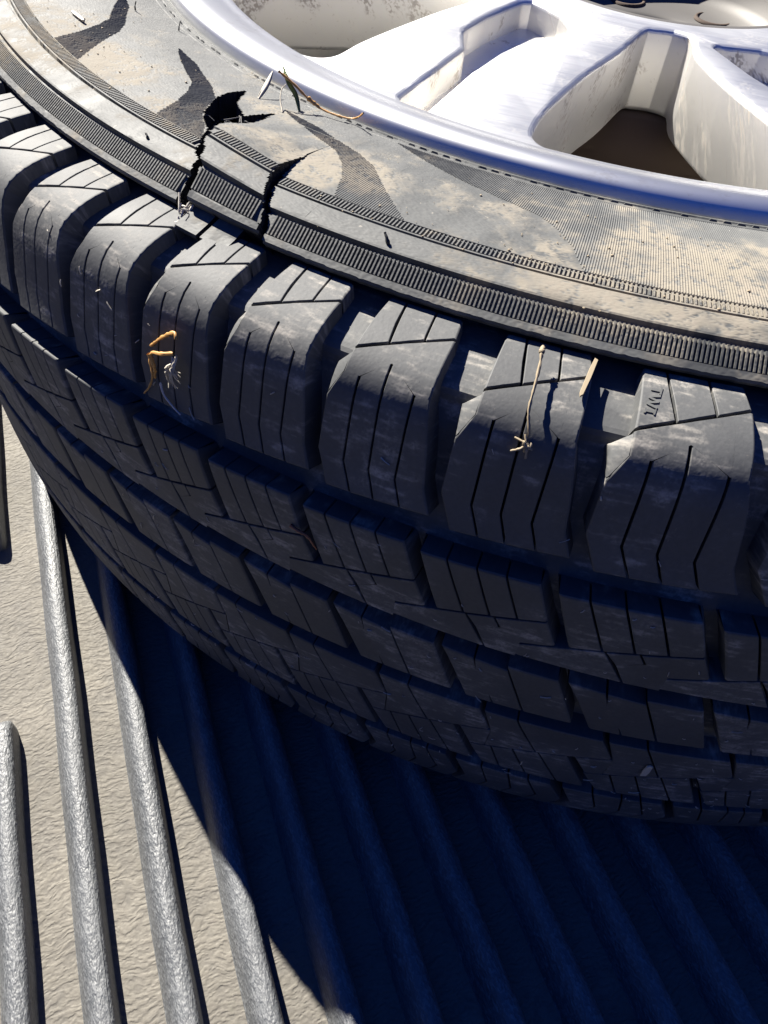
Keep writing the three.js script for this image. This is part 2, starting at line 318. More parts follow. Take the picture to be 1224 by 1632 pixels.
function row3(b, k) {
  const Lx = s => lerp(.155, .455, (s - .1095) / .0255), Rx = s => lerp(1.088, 1.325, (s - .1095) / .0255), mx = s => lerp(.69, .945, (s - .1105) / .024);
  const a1 = s => lerp(.43, .475, (s - .1105) / .0065), z1 = s => lerp(.64, .69, (s - .130) / .005);
  slab(b, k, [[Lx(.1095), .1103], [Lx(.117), .117]], [[a1(.1105) - G, .1117], [a1(.117) - G, .117]], [2, 1, 2, 0]);
  slab(b, k, [[a1(.1105) + G, .1117], [a1(.117) - G, .117]], [[mx(.113) - G, .1130], [mx(.117) - G, .117]], [1, 1, 2, 0]);
  slab(b, k, [[Lx(.117), .117], [Lx(.130), .130]], [[mx(.117) - G, .117], [mx(.130) - G, .130]], [2, 1, 0, 0]);
  slab(b, k, [[Lx(.130), .130], [Lx(.135), .1352]], [[z1(.130) - G * .2, .130], [z1(.135) - G, .135]], [2, 1, 0, 2]);
  slab(b, k, [[z1(.130) - G * .2, .130], [z1(.135) + G, .135]], [[mx(.130) - G, .130], [mx(.135) - G, .1348]], [1, 1, 0, 2]);
  slab(b, k, [[mx(.1105) + G, .1106], [mx(.135) + G, .1348]], [[Rx(.1095), .1110], [Rx(.1345), .1345]], [1, 2, 2, 2]);
}
function row4(b, k) {
  const S = line(-.39, .170, .76, .1545), g = .0004, up = p => S(p) - g, lo = p => S(p) + g;
  slab(b, k, [[-.343, .1424], [-.235, .1545], [-.235, up(-.235)]], [[-.05 - G, .1425], [.06 - G, .1515], [.19 - G, up(.19)]], [2, 1, 2, 1]);
  slab(b, k, [[-.05 + G, .1425], [.06 + G, .1515], [.19 + G, up(.19)]], [[.607, .1424], [.70, .150], [.75, up(.75)]], [1, 2, 2, 1]);
  slab(b, k, [[.49, lo(.49)], [.63, .170 - .0009]], [[.765, lo(.76)], [.765, S(-.235) - g]], [2, 0, 1, 1]);
  const T = [-.37, -.17, .02, .22, .43], B = [-.20, -.02, .21, .475, .70];
  for (let i = 0; i < 4; i++) {
    const gl = i ? G : 0, gr = i < 3 ? G : 0;
    slab(b, k, [[T[i] + gl, lo(T[i])], [B[i] + gl, .1825]], [[T[i + 1] - gr, lo(T[i + 1])], [B[i + 1] - gr, .1825]], [i ? 1 : 2, i < 3 ? 1 : 2, 1, 2]);
  }
}
function row5(b, k) {
  const A = [-.433, -.17, .09, .265, .458], B = [-.28, -.05, .18, .41, .635], C = [-.42, -.17, .06, .28, .50], ss = [.1888, .2045, .2225];
  for (let i = 0; i < 4; i++) {
    const gl = i ? G : 0, gr = i < 3 ? G : 0;
    slab(b, k, [[A[i] + gl, ss[0]], [B[i] + gl, ss[1]], [C[i] + gl, ss[2]]], [[A[i + 1] - gr, ss[0]], [B[i + 1] - gr, ss[1]], [C[i + 1] - gr, ss[2]]], [i ? 1 : 2, i < 3 ? 1 : 2, 2, 2]);
  }
}

// ---------------------------------------------------------------- tyre casing (under the tread) and lower sidewall
const casing = [];
{
  const ins = s => { const d = lerp(.0046, .0082, sst(.0195, .0255, s)), q = tr(s); return [q.r - q.nr * d, q.y - q.ny * d]; };
  casing.push([.3480, .2360], [.3555, .2372]);
  for (let s = .001; s < .0645; s += .0015) casing.push(ins(s));
  for (let s = .066; s < .225; s += .004) casing.push(ins(s));
  casing.push([.368, .0345], [.3525, .0322], [.340, .0312], [.320, .0316], [.300, .0335], [.285, .0365], [.2755, .040], [.270, .046], [.262, .048]);
  casing.push([.268, .056], [.30, .0445], [.34, .043], [.372, .049], [.384, .07], [.386, .139], [.384, .21], [.372, .231], [.3480, .2360]);
}
const tyre = (() => {
  const b = new MB(), n = 300, m = casing.length; let acc = 0; const cum = casing.map((c, i) => i ? acc += Math.hypot(c[0] - casing[i - 1][0], c[1] - casing[i - 1][1]) : 0);
  for (let j = 0; j <= n; j++) for (let i = 0; i < m; i++) b.v(pol(...casing[i], j / n * 360 - 180), j / n * 16, cum[i] / TREAD_TILE);
  for (let j = 0; j < n; j++) for (let i = 0; i < m - 1; i++) { const a = j * m + i; b.q(a, a + 1, a + m + 1, a + m); }
  return mesh('tyre', b.geo(0.7), M.tread, wheel);
})();
tyre.userData.label = 'black all-season tyre with a split sidewall';

// ---------------------------------------------------------------- upper sidewall with its split
// profile: [r, y] smooth line, and offsets that carve rings, grooves and the lip
const SWP = [[.2700, .2350], [.2735, .2390], [.2760, .2412], [.290, .2442], [.305, .2470], [.320, .2484], [.3424, .2489], [.3527, .2473], [.3588, .2427]];
function swY(r) { let i = 0; while (i < SWP.length - 2 && SWP[i + 1][0] < r) i++; const P = SWP, t = (r - P[i][0]) / (P[i + 1][0] - P[i][0]); const m = j => j <= 0 ? (P[1][1] - P[0][1]) / (P[1][0] - P[0][0]) : j >= P.length - 1 ? (P[j][1] - P[j - 1][1]) / (P[j][0] - P[j - 1][0]) : (P[j + 1][1] - P[j - 1][1]) / (P[j + 1][0] - P[j - 1][0]); const h = P[i + 1][0] - P[i][0], t2 = t * t, t3 = t2 * t; return t > 1 ? P[i + 1][1] + (r - P[i + 1][0]) * m(i + 1) : (2 * t3 - 3 * t2 + 1) * P[i][1] + (t3 - 2 * t2 + t) * h * m(i) + (-2 * t3 + 3 * t2) * P[i + 1][1] + (t3 - t2) * h * m(i + 1); }
function swN(r) { const d = (swY(r + 1e-4) - swY(r - 1e-4)) / 2e-4, l = Math.hypot(1, d); return [-d / l, 1 / l]; }
// ring relief: [r, offset]
const REL = [[.2700, 0], [.2735, 0], [.2760, 0], [.2772, 0], [.2775, .0005], [.2788, .0005], [.2791, 0], [.2815, 0], [.2818, -.0002], [.286, -.0002], [.290, -.0002], [.294, -.0002], [.298, -.0002], [.302, -.0002], [.306, -.0002], [.310, -.0002], [.314, -.0002], [.318, -.0002], [.322, -.0002], [.326, -.0002], [.330, -.0002], [.3335, -.0002], [.3352, -.0002], [.3355, -.0007], [.3396, -.0007], [.3398, -.0001], [.3404, -.0001], [.3407, -.0016], [.3416, -.0016], [.3419, .0002], [.3423, .0004], [.346, .0004], [.3500, .0004], [.3505, .0002], [.3507, -.0014], [.3517, -.0014], [.3519, -.0007], [.3570, -.0007], [.3571, .0002], [.3574, .0003], [.3586, .0003], [.3591, -.0003], [.3592, -.0014], [.3588, -.0032], [.3540, -.0040]];
const UND = .0078;                    // rubber thickness of the wall
// how the torn chunk is lifted
const HOLE = [[-26.1, .2940], [-25.9, .3030], [-25.4, .3095], [-23.95, .3211], [-22.99, .3259], [-21.91, .3292], [-21.48, .3332], [-20.51, .3413], [-20.1, .3436], [-19.55, .3455], [-19.15, .352], [-19.0, .3560], [-18.85, .3610], [-18.85, .367], [-18.0, .367], [-18.05, .3595], [-18.25, .3530], [-18.8, .3470], [-19.55, .3425], [-19.7, .3395], [-20.1, .3372], [-20.45, .330], [-20.35, .3225], [-20.65, .3160], [-21.75, .3005], [-22.2, .3124], [-23.4, .3088], [-24.3, .3055], [-25.3, .2985]];
const CRACK = [[-16.15, .3185], [-16.0, .327], [-15.75, .3365], [-15.5, .341], [-14.75, .3495], [-14.25, .3545], [-13.95, .3588], [-13.9, .367]];   // right-hand split, narrow
function inPoly(P, x, y) { let c = false; for (let i = 0, j = P.length - 1; i < P.length; j = i++) if ((P[i][1] > y) != (P[j][1] > y) && x < (P[j][0] - P[i][0]) * (y - P[i][1]) / (P[j][1] - P[i][1]) + P[i][0]) c = !c; return c; }
const onLine = (P, y) => { for (let i = 0; i < P.length - 1; i++) if (y >= P[i][1] && y <= P[i + 1][1]) return lerp(P[i][0], P[i + 1][0], (y - P[i][1]) / (P[i + 1][1] - P[i][1])); return null; };
const hash = (a, b) => { const s = Math.sin(a * 127.1 + b * 311.7) * 43758.5453; return s - Math.floor(s); };
const edgeL = [[-21.8, .3005], [-20.65, .3160], [-20.35, .3225], [-20.45, .330], [-20.1, .3372], [-19.7, .3395], [-19.55, .3425], [-18.8, .3470], [-18.25, .3530], [-18.05, .3595], [-18.0, .367]];
function pieceAt(th, r) {             // 0 = hole, 1 = wall, 2 = torn chunk
  const jr = (hash(Math.round(th * 9), Math.round(r * 2600)) - .5) * .0005, jt = (hash(Math.round(r * 2600), Math.round(th * 9) + 7) - .5) * .10;
  if (inPoly(HOLE, th + jt, r + jr)) return 0;
  const cr = onLine(CRACK, r), le = onLine(edgeL, r);
  if (cr !== null) {
    const w = lerp(.03, .34, sst(.3185, .345, r));
    if (th + jt > cr && th + jt < cr + w) return 0;
    if (th + jt <= cr && le !== null && th + jt > le) return 2;
  }
  if (r <= .3185 && r > .3005 && le !== null && th > le && th < -16.2) return 2;
  return 1;
}
function lift(th, r) {                // metres the chunk stands up
  const f = clamp((th + 19.5) / 5.2), a = lerp(.0056, .0022, f) * sst(.305, .339, r), lip = lerp(.0028, .0022, f);
  const q = r > .350 ? lerp(a, lip, clamp((r - .350) / .009)) : a;
  return q * (1 - .75 * (1 - sst(-16.2, -18.2, th)) * (1 - sst(.318, .34, r)));
}
const swPt = (th, r, h, pc = 1) => { const n = swN(r), L = pc == 2 ? lift(th, r) : 0; return pol(r + n[0] * h - L * .12, swY(r) + n[1] * h + L, th); };
const swUV = (th, r) => [(th + 60) / 120, (r - .27) / .1];
const WIN = [-27.6, -12.4];
{
  const b = new MB(), lip = th => 1 + 0 * th;
  const add = (th0, th1, n) => {
    const m = REL.length, base = b.p.length / 3;
    for (let j = 0; j <= n; j++) {
      const th = lerp(th0, th1, j / n);
      for (let i = 0; i < m; i++) { const lipj = i > m - 6 && i < m - 2 ? .00022 * (hash(Math.round(th * 5.4), 3) - .5) : 0; b.v(swPt(th, REL[i][0] + lipj, REL[i][1]), ...swUV(th, REL[i][0])); }
    }
    for (let j = 0; j < n; j++) for (let i = 0; i < m - 1; i++) { const a = base + j * m + i; b.q(a, a + 1, a + m + 1, a + m); }
  };
  add(WIN[1], 62, 420); add(62, 270, 300); add(270, 360 + WIN[0], 360);
  part('sidewall', b.geo(0.45), M.side, tyre);

  // the split stretch: cells kept, dropped or lifted one by one
  const T = 196, dt = (WIN[1] - WIN[0]) / T, rs = [];
  for (let i = 0; i < REL.length - 1; i++) { const [r0, h0] = REL[i], [r1, h1] = REL[i + 1]; const n = i < REL.length - 4 ? Math.max(1, Math.round(Math.abs(r1 - r0) / .0008)) : 1; for (let q = 0; q < n; q++) rs.push([lerp(r0, r1, q / n), lerp(h0, h1, q / n)]); }
  rs.push(REL[REL.length - 1]);
  const m = rs.length;
  // the lug stub hanging from the torn chunk
  const stub = [[.3592, -.0014], [.3592, -.0030], [.3605, -.0024], [.3622, -.0016], [.3640, -.0006], [.3655, .0002], [.3660, -.0006], [.3658, -.0040]];
  for (const pc of [1, 2]) {
    const S = new MB(), rr = pc == 2 ? [...rs.filter(q => !(q[0] >= .3588 && q[1] < -.002) && !(q[0] < .356 && q[1] < -.003)), ...stub] : rs, mm = rr.length;
    const keep = (j, i) => { if (j < 0 || j >= T || i < 0 || i >= mm - 1) return false; const th = WIN[0] + dt * (j + .5), r = (rr[i][0] + rr[i + 1][0]) / 2; if (pc == 2 && i >= mm - stub.length - 1) { if (th > -14.95 || th < -17.95 || Math.abs(th + 16.55) < .1) return false; return true; } return pieceAt(th, r) == pc; };
    const V = {}, vtx = (j, i, un) => { const key = j * 4096 + i * 2 + un; return V[key] ??= (() => { const th = WIN[0] + dt * j, [r, h] = rr[i]; const P = un ? swPt(th, r - .0008, Math.min(h, 0) - UND * (i > mm - 9 ? .72 : 1), pc) : swPt(th, r, h, pc); return S.v(P, ...swUV(th, r)); })(); };
    const C = new MB(), W = (j0, i0, j1, i1) => { // cut face
      const g = (j, i, f) => { const th = WIN[0] + dt * j, [r, h] = rr[i], z = hash(j * 3.1 + f, i * 1.7) - .5; return C.v(swPt(th + z * .06 * (f > 0 ? 1 : 0), r + z * .0005 * (f > 0 ? 1 : 0), lerp(h, Math.min(h, 0) - UND * (i > mm - 9 ? .72 : 1), f), pc), (j * 1.3 + f * 9) / 60, (i + f * 5) / 30); };
      const fs = [0, .35, .7, 1]; let a = g(j0, i0, 0), c = g(j1, i1, 0);
      for (let q = 1; q < 4; q++) { const a2 = g(j0, i0, fs[q]), c2 = g(j1, i1, fs[q]); C.q(a, c, c2, a2); a = a2; c = c2; }
    };
    for (let j = 0; j < T; j++) for (let i = 0; i < mm - 1; i++) if (keep(j, i)) {
      S.q(vtx(j, i, 0), vtx(j, i + 1, 0), vtx(j + 1, i + 1, 0), vtx(j + 1, i, 0));
      if (i < (pc == 2 ? mm : mm - 4)) S.q(vtx(j, i, 1), vtx(j + 1, i, 1), vtx(j + 1, i + 1, 1), vtx(j, i + 1, 1));
      if (!keep(j - 1, i) && j > 0) W(j, i, j, i + 1);
      if (!keep(j + 1, i) && j < T - 1) W(j + 1, i + 1, j + 1, i);
      if (!keep(j, i - 1) && i > 0) W(j + 1, i, j, i);
      if (!keep(j, i + 1) && i < mm - 2) W(j, i + 1, j + 1, i + 1);
    }
    const o = part(pc == 2 ? 'torn_sidewall_flap' : 'sidewall', S.geo(0.45), M.side, tyre);
    if (pc == 2) o.userData.label = 'chunk of sidewall torn loose and standing proud';
    part('torn_edge', C.geo(0.8), M.cut, tyre).userData.label = 'raw black rubber along the split';
  }
}
// fine moulded ribbing, left out on the smooth leaf-shaped fields
const LEAFR = [[.2835, -26.5], [.2900, -24.0], [.2979, -20.9], [.3051, -17.5], [.3093, -15.5], [.3157, -14.26], [.3238, -13.27], [.3365, -12.35]];
const LEAFL = [[.2835, -38], [.2934, -35.3], [.296, -31.5], [.3045, -27.1], [.31, -25.4], [.322, -23.4], [.3365, -20.9]];
const cv = (P, r) => { let i = 0; while (i < P.length - 2 && P[i + 1][0] < r) i++; return lerp(P[i][1], P[i + 1][1], (r - P[i][0]) / (P[i + 1][0] - P[i][0])); };
function smoothField(th, r) {
  for (const q of [-5, -4, -3, -2, -1, 0, 1]) { const t = th - q * 12.65, l = cv(LEAFL, r), rt = cv(LEAFR, r); if (t > l && t < rt) return true; }
  if (r < .2925 && th < -17) return true;
  return false;
}
{
  const ridge = new MB(), comb = new MB(), comb2 = new MB();
  const inWin = th => th > WIN[0] && th < WIN[1];
  for (let th = -180; th < 180;) {
    const near = th > -56 && th < 45, st = near ? .125 : .25, hw = st * .42;
    let prev = null;
    for (let r = .2818; r <= .3353; r += near ? .00056 : .00267) {
      const sm = smoothField(th, r), pc = inWin(th) ? pieceAt(th, r) : 1;
      if (sm || !pc) { prev = null; continue; }
      const v = [[-hw, -.00022], [0, -.00001], [hw, -.00022]].map(([a, h]) => ridge.v(swPt(th + a, r, h, pc), ...swUV(th + a, r)));
      if (prev && prev[3] == pc) { ridge.q(prev[0], v[0], v[1], prev[1]); ridge.q(prev[1], v[1], v[2], prev[2]); }
      prev = [...v, pc];
    }
    th += st;
  }
  const tooth = (b, th, hw, r0, r1, h0, h1) => {
    const pc = inWin(th) ? pieceAt(th, (r0 + r1) / 2) : 1; if (!pc || (inWin(th) && (pieceAt(th, r0) != pc || pieceAt(th, r1) != pc))) return;
    const e = .0002, c = [[-hw, r0, h0], [hw, r0, h0], [hw, r1, h0], [-hw, r1, h0], [-hw * .6, r0 + e, h1], [hw * .6, r0 + e, h1], [hw * .6, r1 - e, h1], [-hw * .6, r1 - e, h1]].map(([a, r, h]) => [swPt(th + a, r, h, pc), ...swUV(th + a, r)]);
    for (const f of [[4, 7, 6, 5], [0, 4, 5, 1], [1, 5, 6, 2], [2, 6, 7, 3], [3, 7, 4, 0]]) { const i = f.map(x => b.v(...c[x])); b.q(...i); }
  };
  for (let th = -180; th < 180; th += .188) tooth(comb, th, .062, .3520, .3571, -.0009, .0001);
  for (let th = -180; th < 180; th += .2) tooth(comb2, th, .062, .3356, .3397, -.0009, -.00005);
  for (let th = -180; th < 180; th += .9) if (hash(th * 7, 1) > .25) tooth(comb2, th, .25 + .1 * hash(th, 2), .2793, .2799, -.0002, .0006);
  for (const [n, g, l] of [['ribbing', ridge, 'fine radial ribbing moulded between smooth leaf-shaped fields'], ['comb_ring', comb, 'broad ring of comb teeth above the lip'], ['narrow_comb_ring', comb2, 'narrow ring of comb teeth']]) { const o = part(n, g.geo(0.4), M.side, tyre); o.userData.kind = 'stuff'; o.userData.label = l; }
}

// ---------------------------------------------------------------- tread blocks as parts
{
  const rest = [[], [], [], [], []], rows = [row1, row2, row3, row4, row5], nm = ['shoulder_block', 'tread_block', 'centre_block', 'tread_block', 'lower_shoulder_block'];
  for (let k = -34; k < NP - 34; k++) rows.forEach((f, i) => {
    const b = new MB(); f(b, k); const g = b.geo();
    if (SHOWN(k)) part(nm[i], g, M.tread, tyre); else rest[i].push(g);
  });
  rest.forEach((l, i) => { const o = part('far_side_' + nm[i] + 's', mergeGeometries(l), M.tread, tyre); o.userData.kind = 'stuff'; });
}
// wear mark on one lug
{
  const font = await new FontLoader().loadAsync('fonts/droid/droid_sans_bold.typeface.json');
  const g = new TextGeometry('TWI', { font, size: .0042, depth: .0004, curveSegments: 4 }); g.computeBoundingBox();
  const p = g.attributes.position, bb = g.boundingBox, w = bb.max.x - bb.min.x, L = TK(6) - TK(5);
  for (let i = 0; i < p.count; i++) {   // letters run inwards along the lug
    const x = (p.getX(i) - bb.min.x) / w, y = p.getY(i) / .0042, s = lerp(.0066, .0158, x), th = TK(5) + L * lerp(.03, -.005, x) + y * .0026 / .37 / R;
    p.setXYZ(i, ...trPt(th, s, p.getZ(i) - .0001));
  }
  g.computeVertexNormals();
  part('wear_mark', g, M.side, tyre).userData.label = 'raised letters TWI moulded on a shoulder lug';
}
// moulding hairs and torn cords
function tube(pts, rad, n = 20, rs = 5, taper = 0) {
  const c = new THREE.CatmullRomCurve3(pts.map(p => new THREE.Vector3(...p))), g = new THREE.TubeGeometry(c, n, rad, rs), P = g.attributes.position, v = new THREE.Vector3(), q = new THREE.Vector3();
  for (let i = 0; i < P.count; i++) { const st = Math.floor(i / (rs + 1)), t = st / n, a = i % (rs + 1) % rs, k = (1 - taper * t) * (.72 + .5 * hash(st * .7 + pts[0][0] * 900, 3) + .25 * (hash(a, st + 9) - .5)); c.getPointAt(t, q); v.fromBufferAttribute(P, i).sub(q).multiplyScalar(k).add(q); P.setXYZ(i, v.x, v.y, v.z); }
  g.computeVertexNormals(); return g;
}
const sw = (th, r, h) => swPt(th, r, h);
part('moulding_hair', tube([sw(-43.3, .2950, 0), sw(-43.3, .2952, .0016), sw(-43.2, .2950, .0035)], .00032, 8, 5, .5), M.hair, tyre);
part('moulding_hair', tube([sw(-39.2, .2845, 0), sw(-39.3, .2842, .0018), sw(-39.2, .2838, .0036)], .0003, 8, 5, .5), M.hair, tyre);
part('moulding_hair', tube([sw(-8.2, .3485, 0), sw(-8.3, .3482, .0016), sw(-8.5, .3472, .0026)], .0006, 8, 5, .3), M.hair, tyre);
part('moulding_hair', tube([sw(-22.9, .3475, 0), sw(-22.9, .3475, .001), sw(-23.1, .3470, .0016)], .0005, 8, 5, .3), M.hair, tyre);
{
  const r = rng(77), gs = [], gf = [];
  for (let i = 0; i < 46; i++) {
    const th = -23.4 + 2.6 * r(), ra = .308 + .02 * r(), d = -.002 - .006 * r();
    gs.push(tube([sw(th, ra, d), sw(th + (r() - .5) * 1.6, ra + (r() - .5) * .008, d + .003 * r()), sw(th + (r() - .5) * 3, ra + (r() - .5) * .012, d + (r() - .4) * .006)], .00012 + .00012 * r(), 7, 4));
  }
  for (let i = 0; i < 26; i++) {
    const th = -18.55 + .5 * r(), ra = .3575 + .006 * r(), d = -.004 + .004 * r();
    gf.push(tube([sw(th, ra, d), sw(th + (r() - .5) * .4, ra + (r() - .5) * .004, d + .002 * r()), sw(th + (r() - .5) * .7, ra + (r() - .5) * .006, d + (r() - .4) * .004)], .00018 + .00018 * r(), 6, 4));
  }
  const o = part('torn_cords', mergeGeometries(gs), M.cord, tyre); o.userData.kind = 'stuff'; o.userData.label = 'frayed casing cords inside the hole';
  const o2 = part('torn_fluff', mergeGeometries(gf), M.fluff, tyre); o2.userData.kind = 'stuff'; o2.userData.label = 'pale frayed fibres at the left end of the split lip';
}

// ---------------------------------------------------------------- alloy rim
{
  const lathe = (pts, n = 220) => { const g = new THREE.LatheGeometry(pts.map(p => new THREE.Vector2(p[0], p[1])), n); const uv = g.attributes.uv; for (let i = 0; i < uv.count; i++) uv.setXY(i, uv.getX(i) * 8, uv.getY(i) * .3); return g; };
  const smooth = (pts, n) => new THREE.CatmullRomCurve3(pts.map(p => new THREE.Vector3(p[0], p[1], 0))).getPoints(n).map(v => [v.x, v.y]);
  const flange = lathe([...smooth([[.2462, .2380], [.2470, .2396], [.2485, .2403], [.253, .2415], [.260, .2443], [.267, .2464], [.2712, .2464], [.2738, .2450], [.2752, .2425], [.2757, .2405], [.2746, .2375], [.270, .2345]], 60)].reverse());
  const rim = mesh('alloy_rim', flange, M.flange, wheel);
  rim.userData.label = 'polished alloy rim with stepped pockets in its spokes';
  const P2 = (th, r) => [r * sin(th * R), -r * cos(th * R)];                                     // shape plane: y = -z
  const rot = (p, a) => { const c = cos(a * R), s = sin(a * R); return [p[0] * c - p[1] * s, p[0] * s + p[1] * c]; };   // turns towards +theta
  const winXY = [[-1.8, .0989], [-4.6, .135], [-6.9, .1696], [-7.75, .2118], [-7.4, .234], [-6.6, .2425], [-4.8, .2465], [0, .2470], [6, .2470], [12, .2472], [17.2, .2472], [20.0, .2445], [20.9, .236], [19.2, .2169], [17.0, .190], [13.6, .155], [10.6, .1232], [10.9, .105], [10.6, .0972], [6, .0935], [1, .0945]].map(q => P2(...q));
  const pocXY = [[-19.3, .2458], [-18.2, .2478], [-16.9, .2478], [-16.6, .2462], [-18.7, .2020], [-18.9, .1900], [-18.7, .1807], [-17.2, .170], [-16.35, .1611], [-15.6, .1418], [-17.5, .120], [-24, .1085], [-34.5, .1055], [-35.6, .110], [-32.0, .140], [-29.3, .1610], [-28.6, .1660], [-24.7, .1790], [-23.7, .1835], [-19.9, .2425]].map(q => P2(...q));
  const closed = (pts, n, t = .25) => new THREE.CatmullRomCurve3(pts.map(p => new THREE.Vector3(p[0], p[1], 0)), true, 'catmullrom', t).getPoints(n).map(v => new THREE.Vector2(v.x, v.y));
  const shape = (r, holes) => { const s = new THREE.Shape(); s.absarc(0, 0, r, 0, Math.PI * 2, false); holes.forEach(h => s.holes.push(new THREE.Path(h))); return s; };
  const hub = (r) => new THREE.Path().absarc(0, 0, r, 0, Math.PI * 2, true).getPoints(90);
  const A = Array.from({ length: 7 }, (_, i) => i * 360 / 7);
  // theta grows towards +x from +z; in the shape plane (x, -z) that is an anticlockwise turn
  const win = (n, sc = 0) => A.map(a => { const c = rot([0.02, -.19], a); return closed(winXY, n, .45).map(p => { const q = rot([p.x, p.y], a); return new THREE.Vector2(q[0] + (c[0] - q[0]) * sc, q[1] + (c[1] - q[1]) * sc); }); });
  const poc = n => A.map(a => closed(pocXY, n, .12).map(p => { const q = rot([p.x, p.y], a); return new THREE.Vector2(q[0], q[1]); }));
  const ex = (s, depth, y, bev) => { const g = new THREE.ExtrudeGeometry(s, { depth: depth - 2 * bev, bevelEnabled: bev > 0, bevelThickness: bev, bevelSize: bev, bevelOffset: -bev, bevelSegments: 4, curveSegments: 120, steps: 1 }); g.translate(0, 0, bev); g.rotateX(-Math.PI / 2); g.translate(0, y, 0); const uv = g.attributes.uv, p = g.attributes.position; for (let i = 0; i < uv.count; i++) uv.setXY(i, (p.getX(i) + p.getY(i) * .7) / RIM_TILE, (p.getZ(i) + p.getY(i) * .7) / RIM_TILE); return toCreasedNormals(g, .55); };
  const split = (g, up) => { // keep the faces that look up, or the rest
    const q = g.index ? g.toNonIndexed() : g, P = q.attributes.position, keep = [], a = new THREE.Vector3(), b = new THREE.Vector3(), c = new THREE.Vector3();
    for (let t = 0; t < P.count; t += 3) { a.fromBufferAttribute(P, t); b.fromBufferAttribute(P, t + 1); c.fromBufferAttribute(P, t + 2); b.sub(a); c.sub(a); b.cross(c).normalize(); if ((b.y > .3) == up) keep.push(t, t + 1, t + 2); }
    const o = new THREE.BufferGeometry(); for (const n of ['position', 'normal', 'uv']) { const A = q.attributes[n], z = A.itemSize, d = new Float32Array(keep.length * z); keep.forEach((k, m) => { for (let e = 0; e < z; e++) d[m * z + e] = A.array[k * z + e]; }); o.setAttribute(n, new THREE.BufferAttribute(d, z)); }
    return o;
  };
  const whole = ex(shape(.2600, [...win(180), ...poc(160), hub(.0800)]), .0370, .2030, .0022);
  const face = part('spoke_face', split(whole, true), M.alu, rim);
  face.userData.label = 'bright spoke face with stepped pockets';
  part('spoke_wall', split(whole, false), M.aluWall, rim).userData.label = 'dull cast walls of the spoke windows and pockets';
  for (const a of A) part('pocket_floor', ex(new THREE.Shape(closed(pocXY, 60, .12).map(p => { const q = rot([p.x, p.y], a), c = rot(P2(-21, .17), a); return new THREE.Vector2(q[0] + (q[0] - c[0]) * .05, q[1] + (q[1] - c[1]) * .05); })), .006, .2215, 0), M.aluWall, rim);
  part('barrel', lathe([[.2492, .2330], [.2485, .198], [.238, .185], [.228, .15], [.230, .10], [.245, .065], [.258, .050], [.262, .046]]), M.aluWall, rim);
  const hubPart = part('hub', lathe([[.0330, .150], [.0340, .2080], [.0365, .2120], [.050, .2125], [.064, .2150], [.0705, .2205], [.0745, .2320], [.0765, .2385], [.0785, .2400], [.0812, .2392]].reverse(), 120), M.hubm, rim);
  for (let i = 0; i < 6; i++) { const g = new THREE.LatheGeometry([[.0118, .0030], [.0112, .0042], [.0098, .0042], [.0082, .001], [.0080, -.012], [.0, -.012]].map(p => new THREE.Vector2(...p)).reverse(), 28), a = (i * 60 + 22) * R; g.translate(.0545 * sin(a), .2096, .0545 * cos(a)); part('lug_hole', g, M.cast, rim); }
  part('back_pad', lathe([[.034, .168], [.100, .172], [.104, .180], [.100, .2020], [.034, .2022]], 120), M.cast, rim);
  const vg = tube([pol(.2472, .2340, 100), pol(.236, .2375, 100), pol(.226, .2400, 100)], .0042, 10, 12); part('valve_stem', vg, M.hair, rim);
}

// ---------------------------------------------------------------- plant bits
function ribbon(pts, width, up, fold = .25) {       // a blade with a crease along it
  const c = new THREE.CatmullRomCurve3(pts.map(p => new THREE.Vector3(...p))), n = 22, b = new MB(), U = new THREE.Vector3(...up);
  for (let j = 0; j <= n; j++) {
    const t = j / n, p = c.getPointAt(t), d = c.getTangentAt(t), s = d.clone().cross(U).normalize(), w = width * Math.pow(sin(Math.PI * lerp(.12, .98, t)), .7), nn = s.clone().cross(d);
    b.v(p.clone().addScaledVector(s, -w).toArray(), 0, t); b.v(p.clone().addScaledVector(nn, -w * fold).toArray(), .5, t); b.v(p.clone().addScaledVector(s, w).toArray(), 1, t);
    b.v(p.clone().addScaledVector(nn, -w * fold - .00018).toArray(), .5, t);
  }
  for (let j = 0; j < n; j++) { const a = j * 4; b.q(a, a + 1, a + 5, a + 4); b.q(a + 1, a + 2, a + 6, a + 5); b.q(a, a + 4, a + 7, a + 3); b.q(a + 3, a + 7, a + 6, a + 2); }
  return b.geo();
}
const swp = (th, r, h) => swPt(th, r, h), tp = (th, s, h) => trPt(th, s, h);
tag(mesh('green_leaf', ribbon([[-0.1071, 0.2441, 0.2692], [-0.1101, 0.2475, 0.2653], [-0.1124, 0.2510, 0.2657], [-0.1169, 0.2550, 0.2609]], .0008, [.3, .3, 1]), M.green), 'green grass leaf standing by the rim above the split', 'leaf');
tag(mesh('dry_leaf', ribbon([[-0.1224, 0.2453, 0.2693], [-0.1220, 0.2475, 0.2635], [-0.1225, 0.2500, 0.2564]], .0009, [.2, .2, 1]), M.pale), 'bleached white grass leaf leaning beside the hole', 'leaf');
tag(mesh('dry_stalk', tube([[-0.1103, 0.2456, 0.2763], [-0.1133, 0.2478, 0.2710], [-0.1137, 0.2500, 0.2682], [-0.1122, 0.2515, 0.2683]], .00028, 16, 5, .4), M.pale), 'thin white stalk between the white leaf and the green leaf', 'stalk');
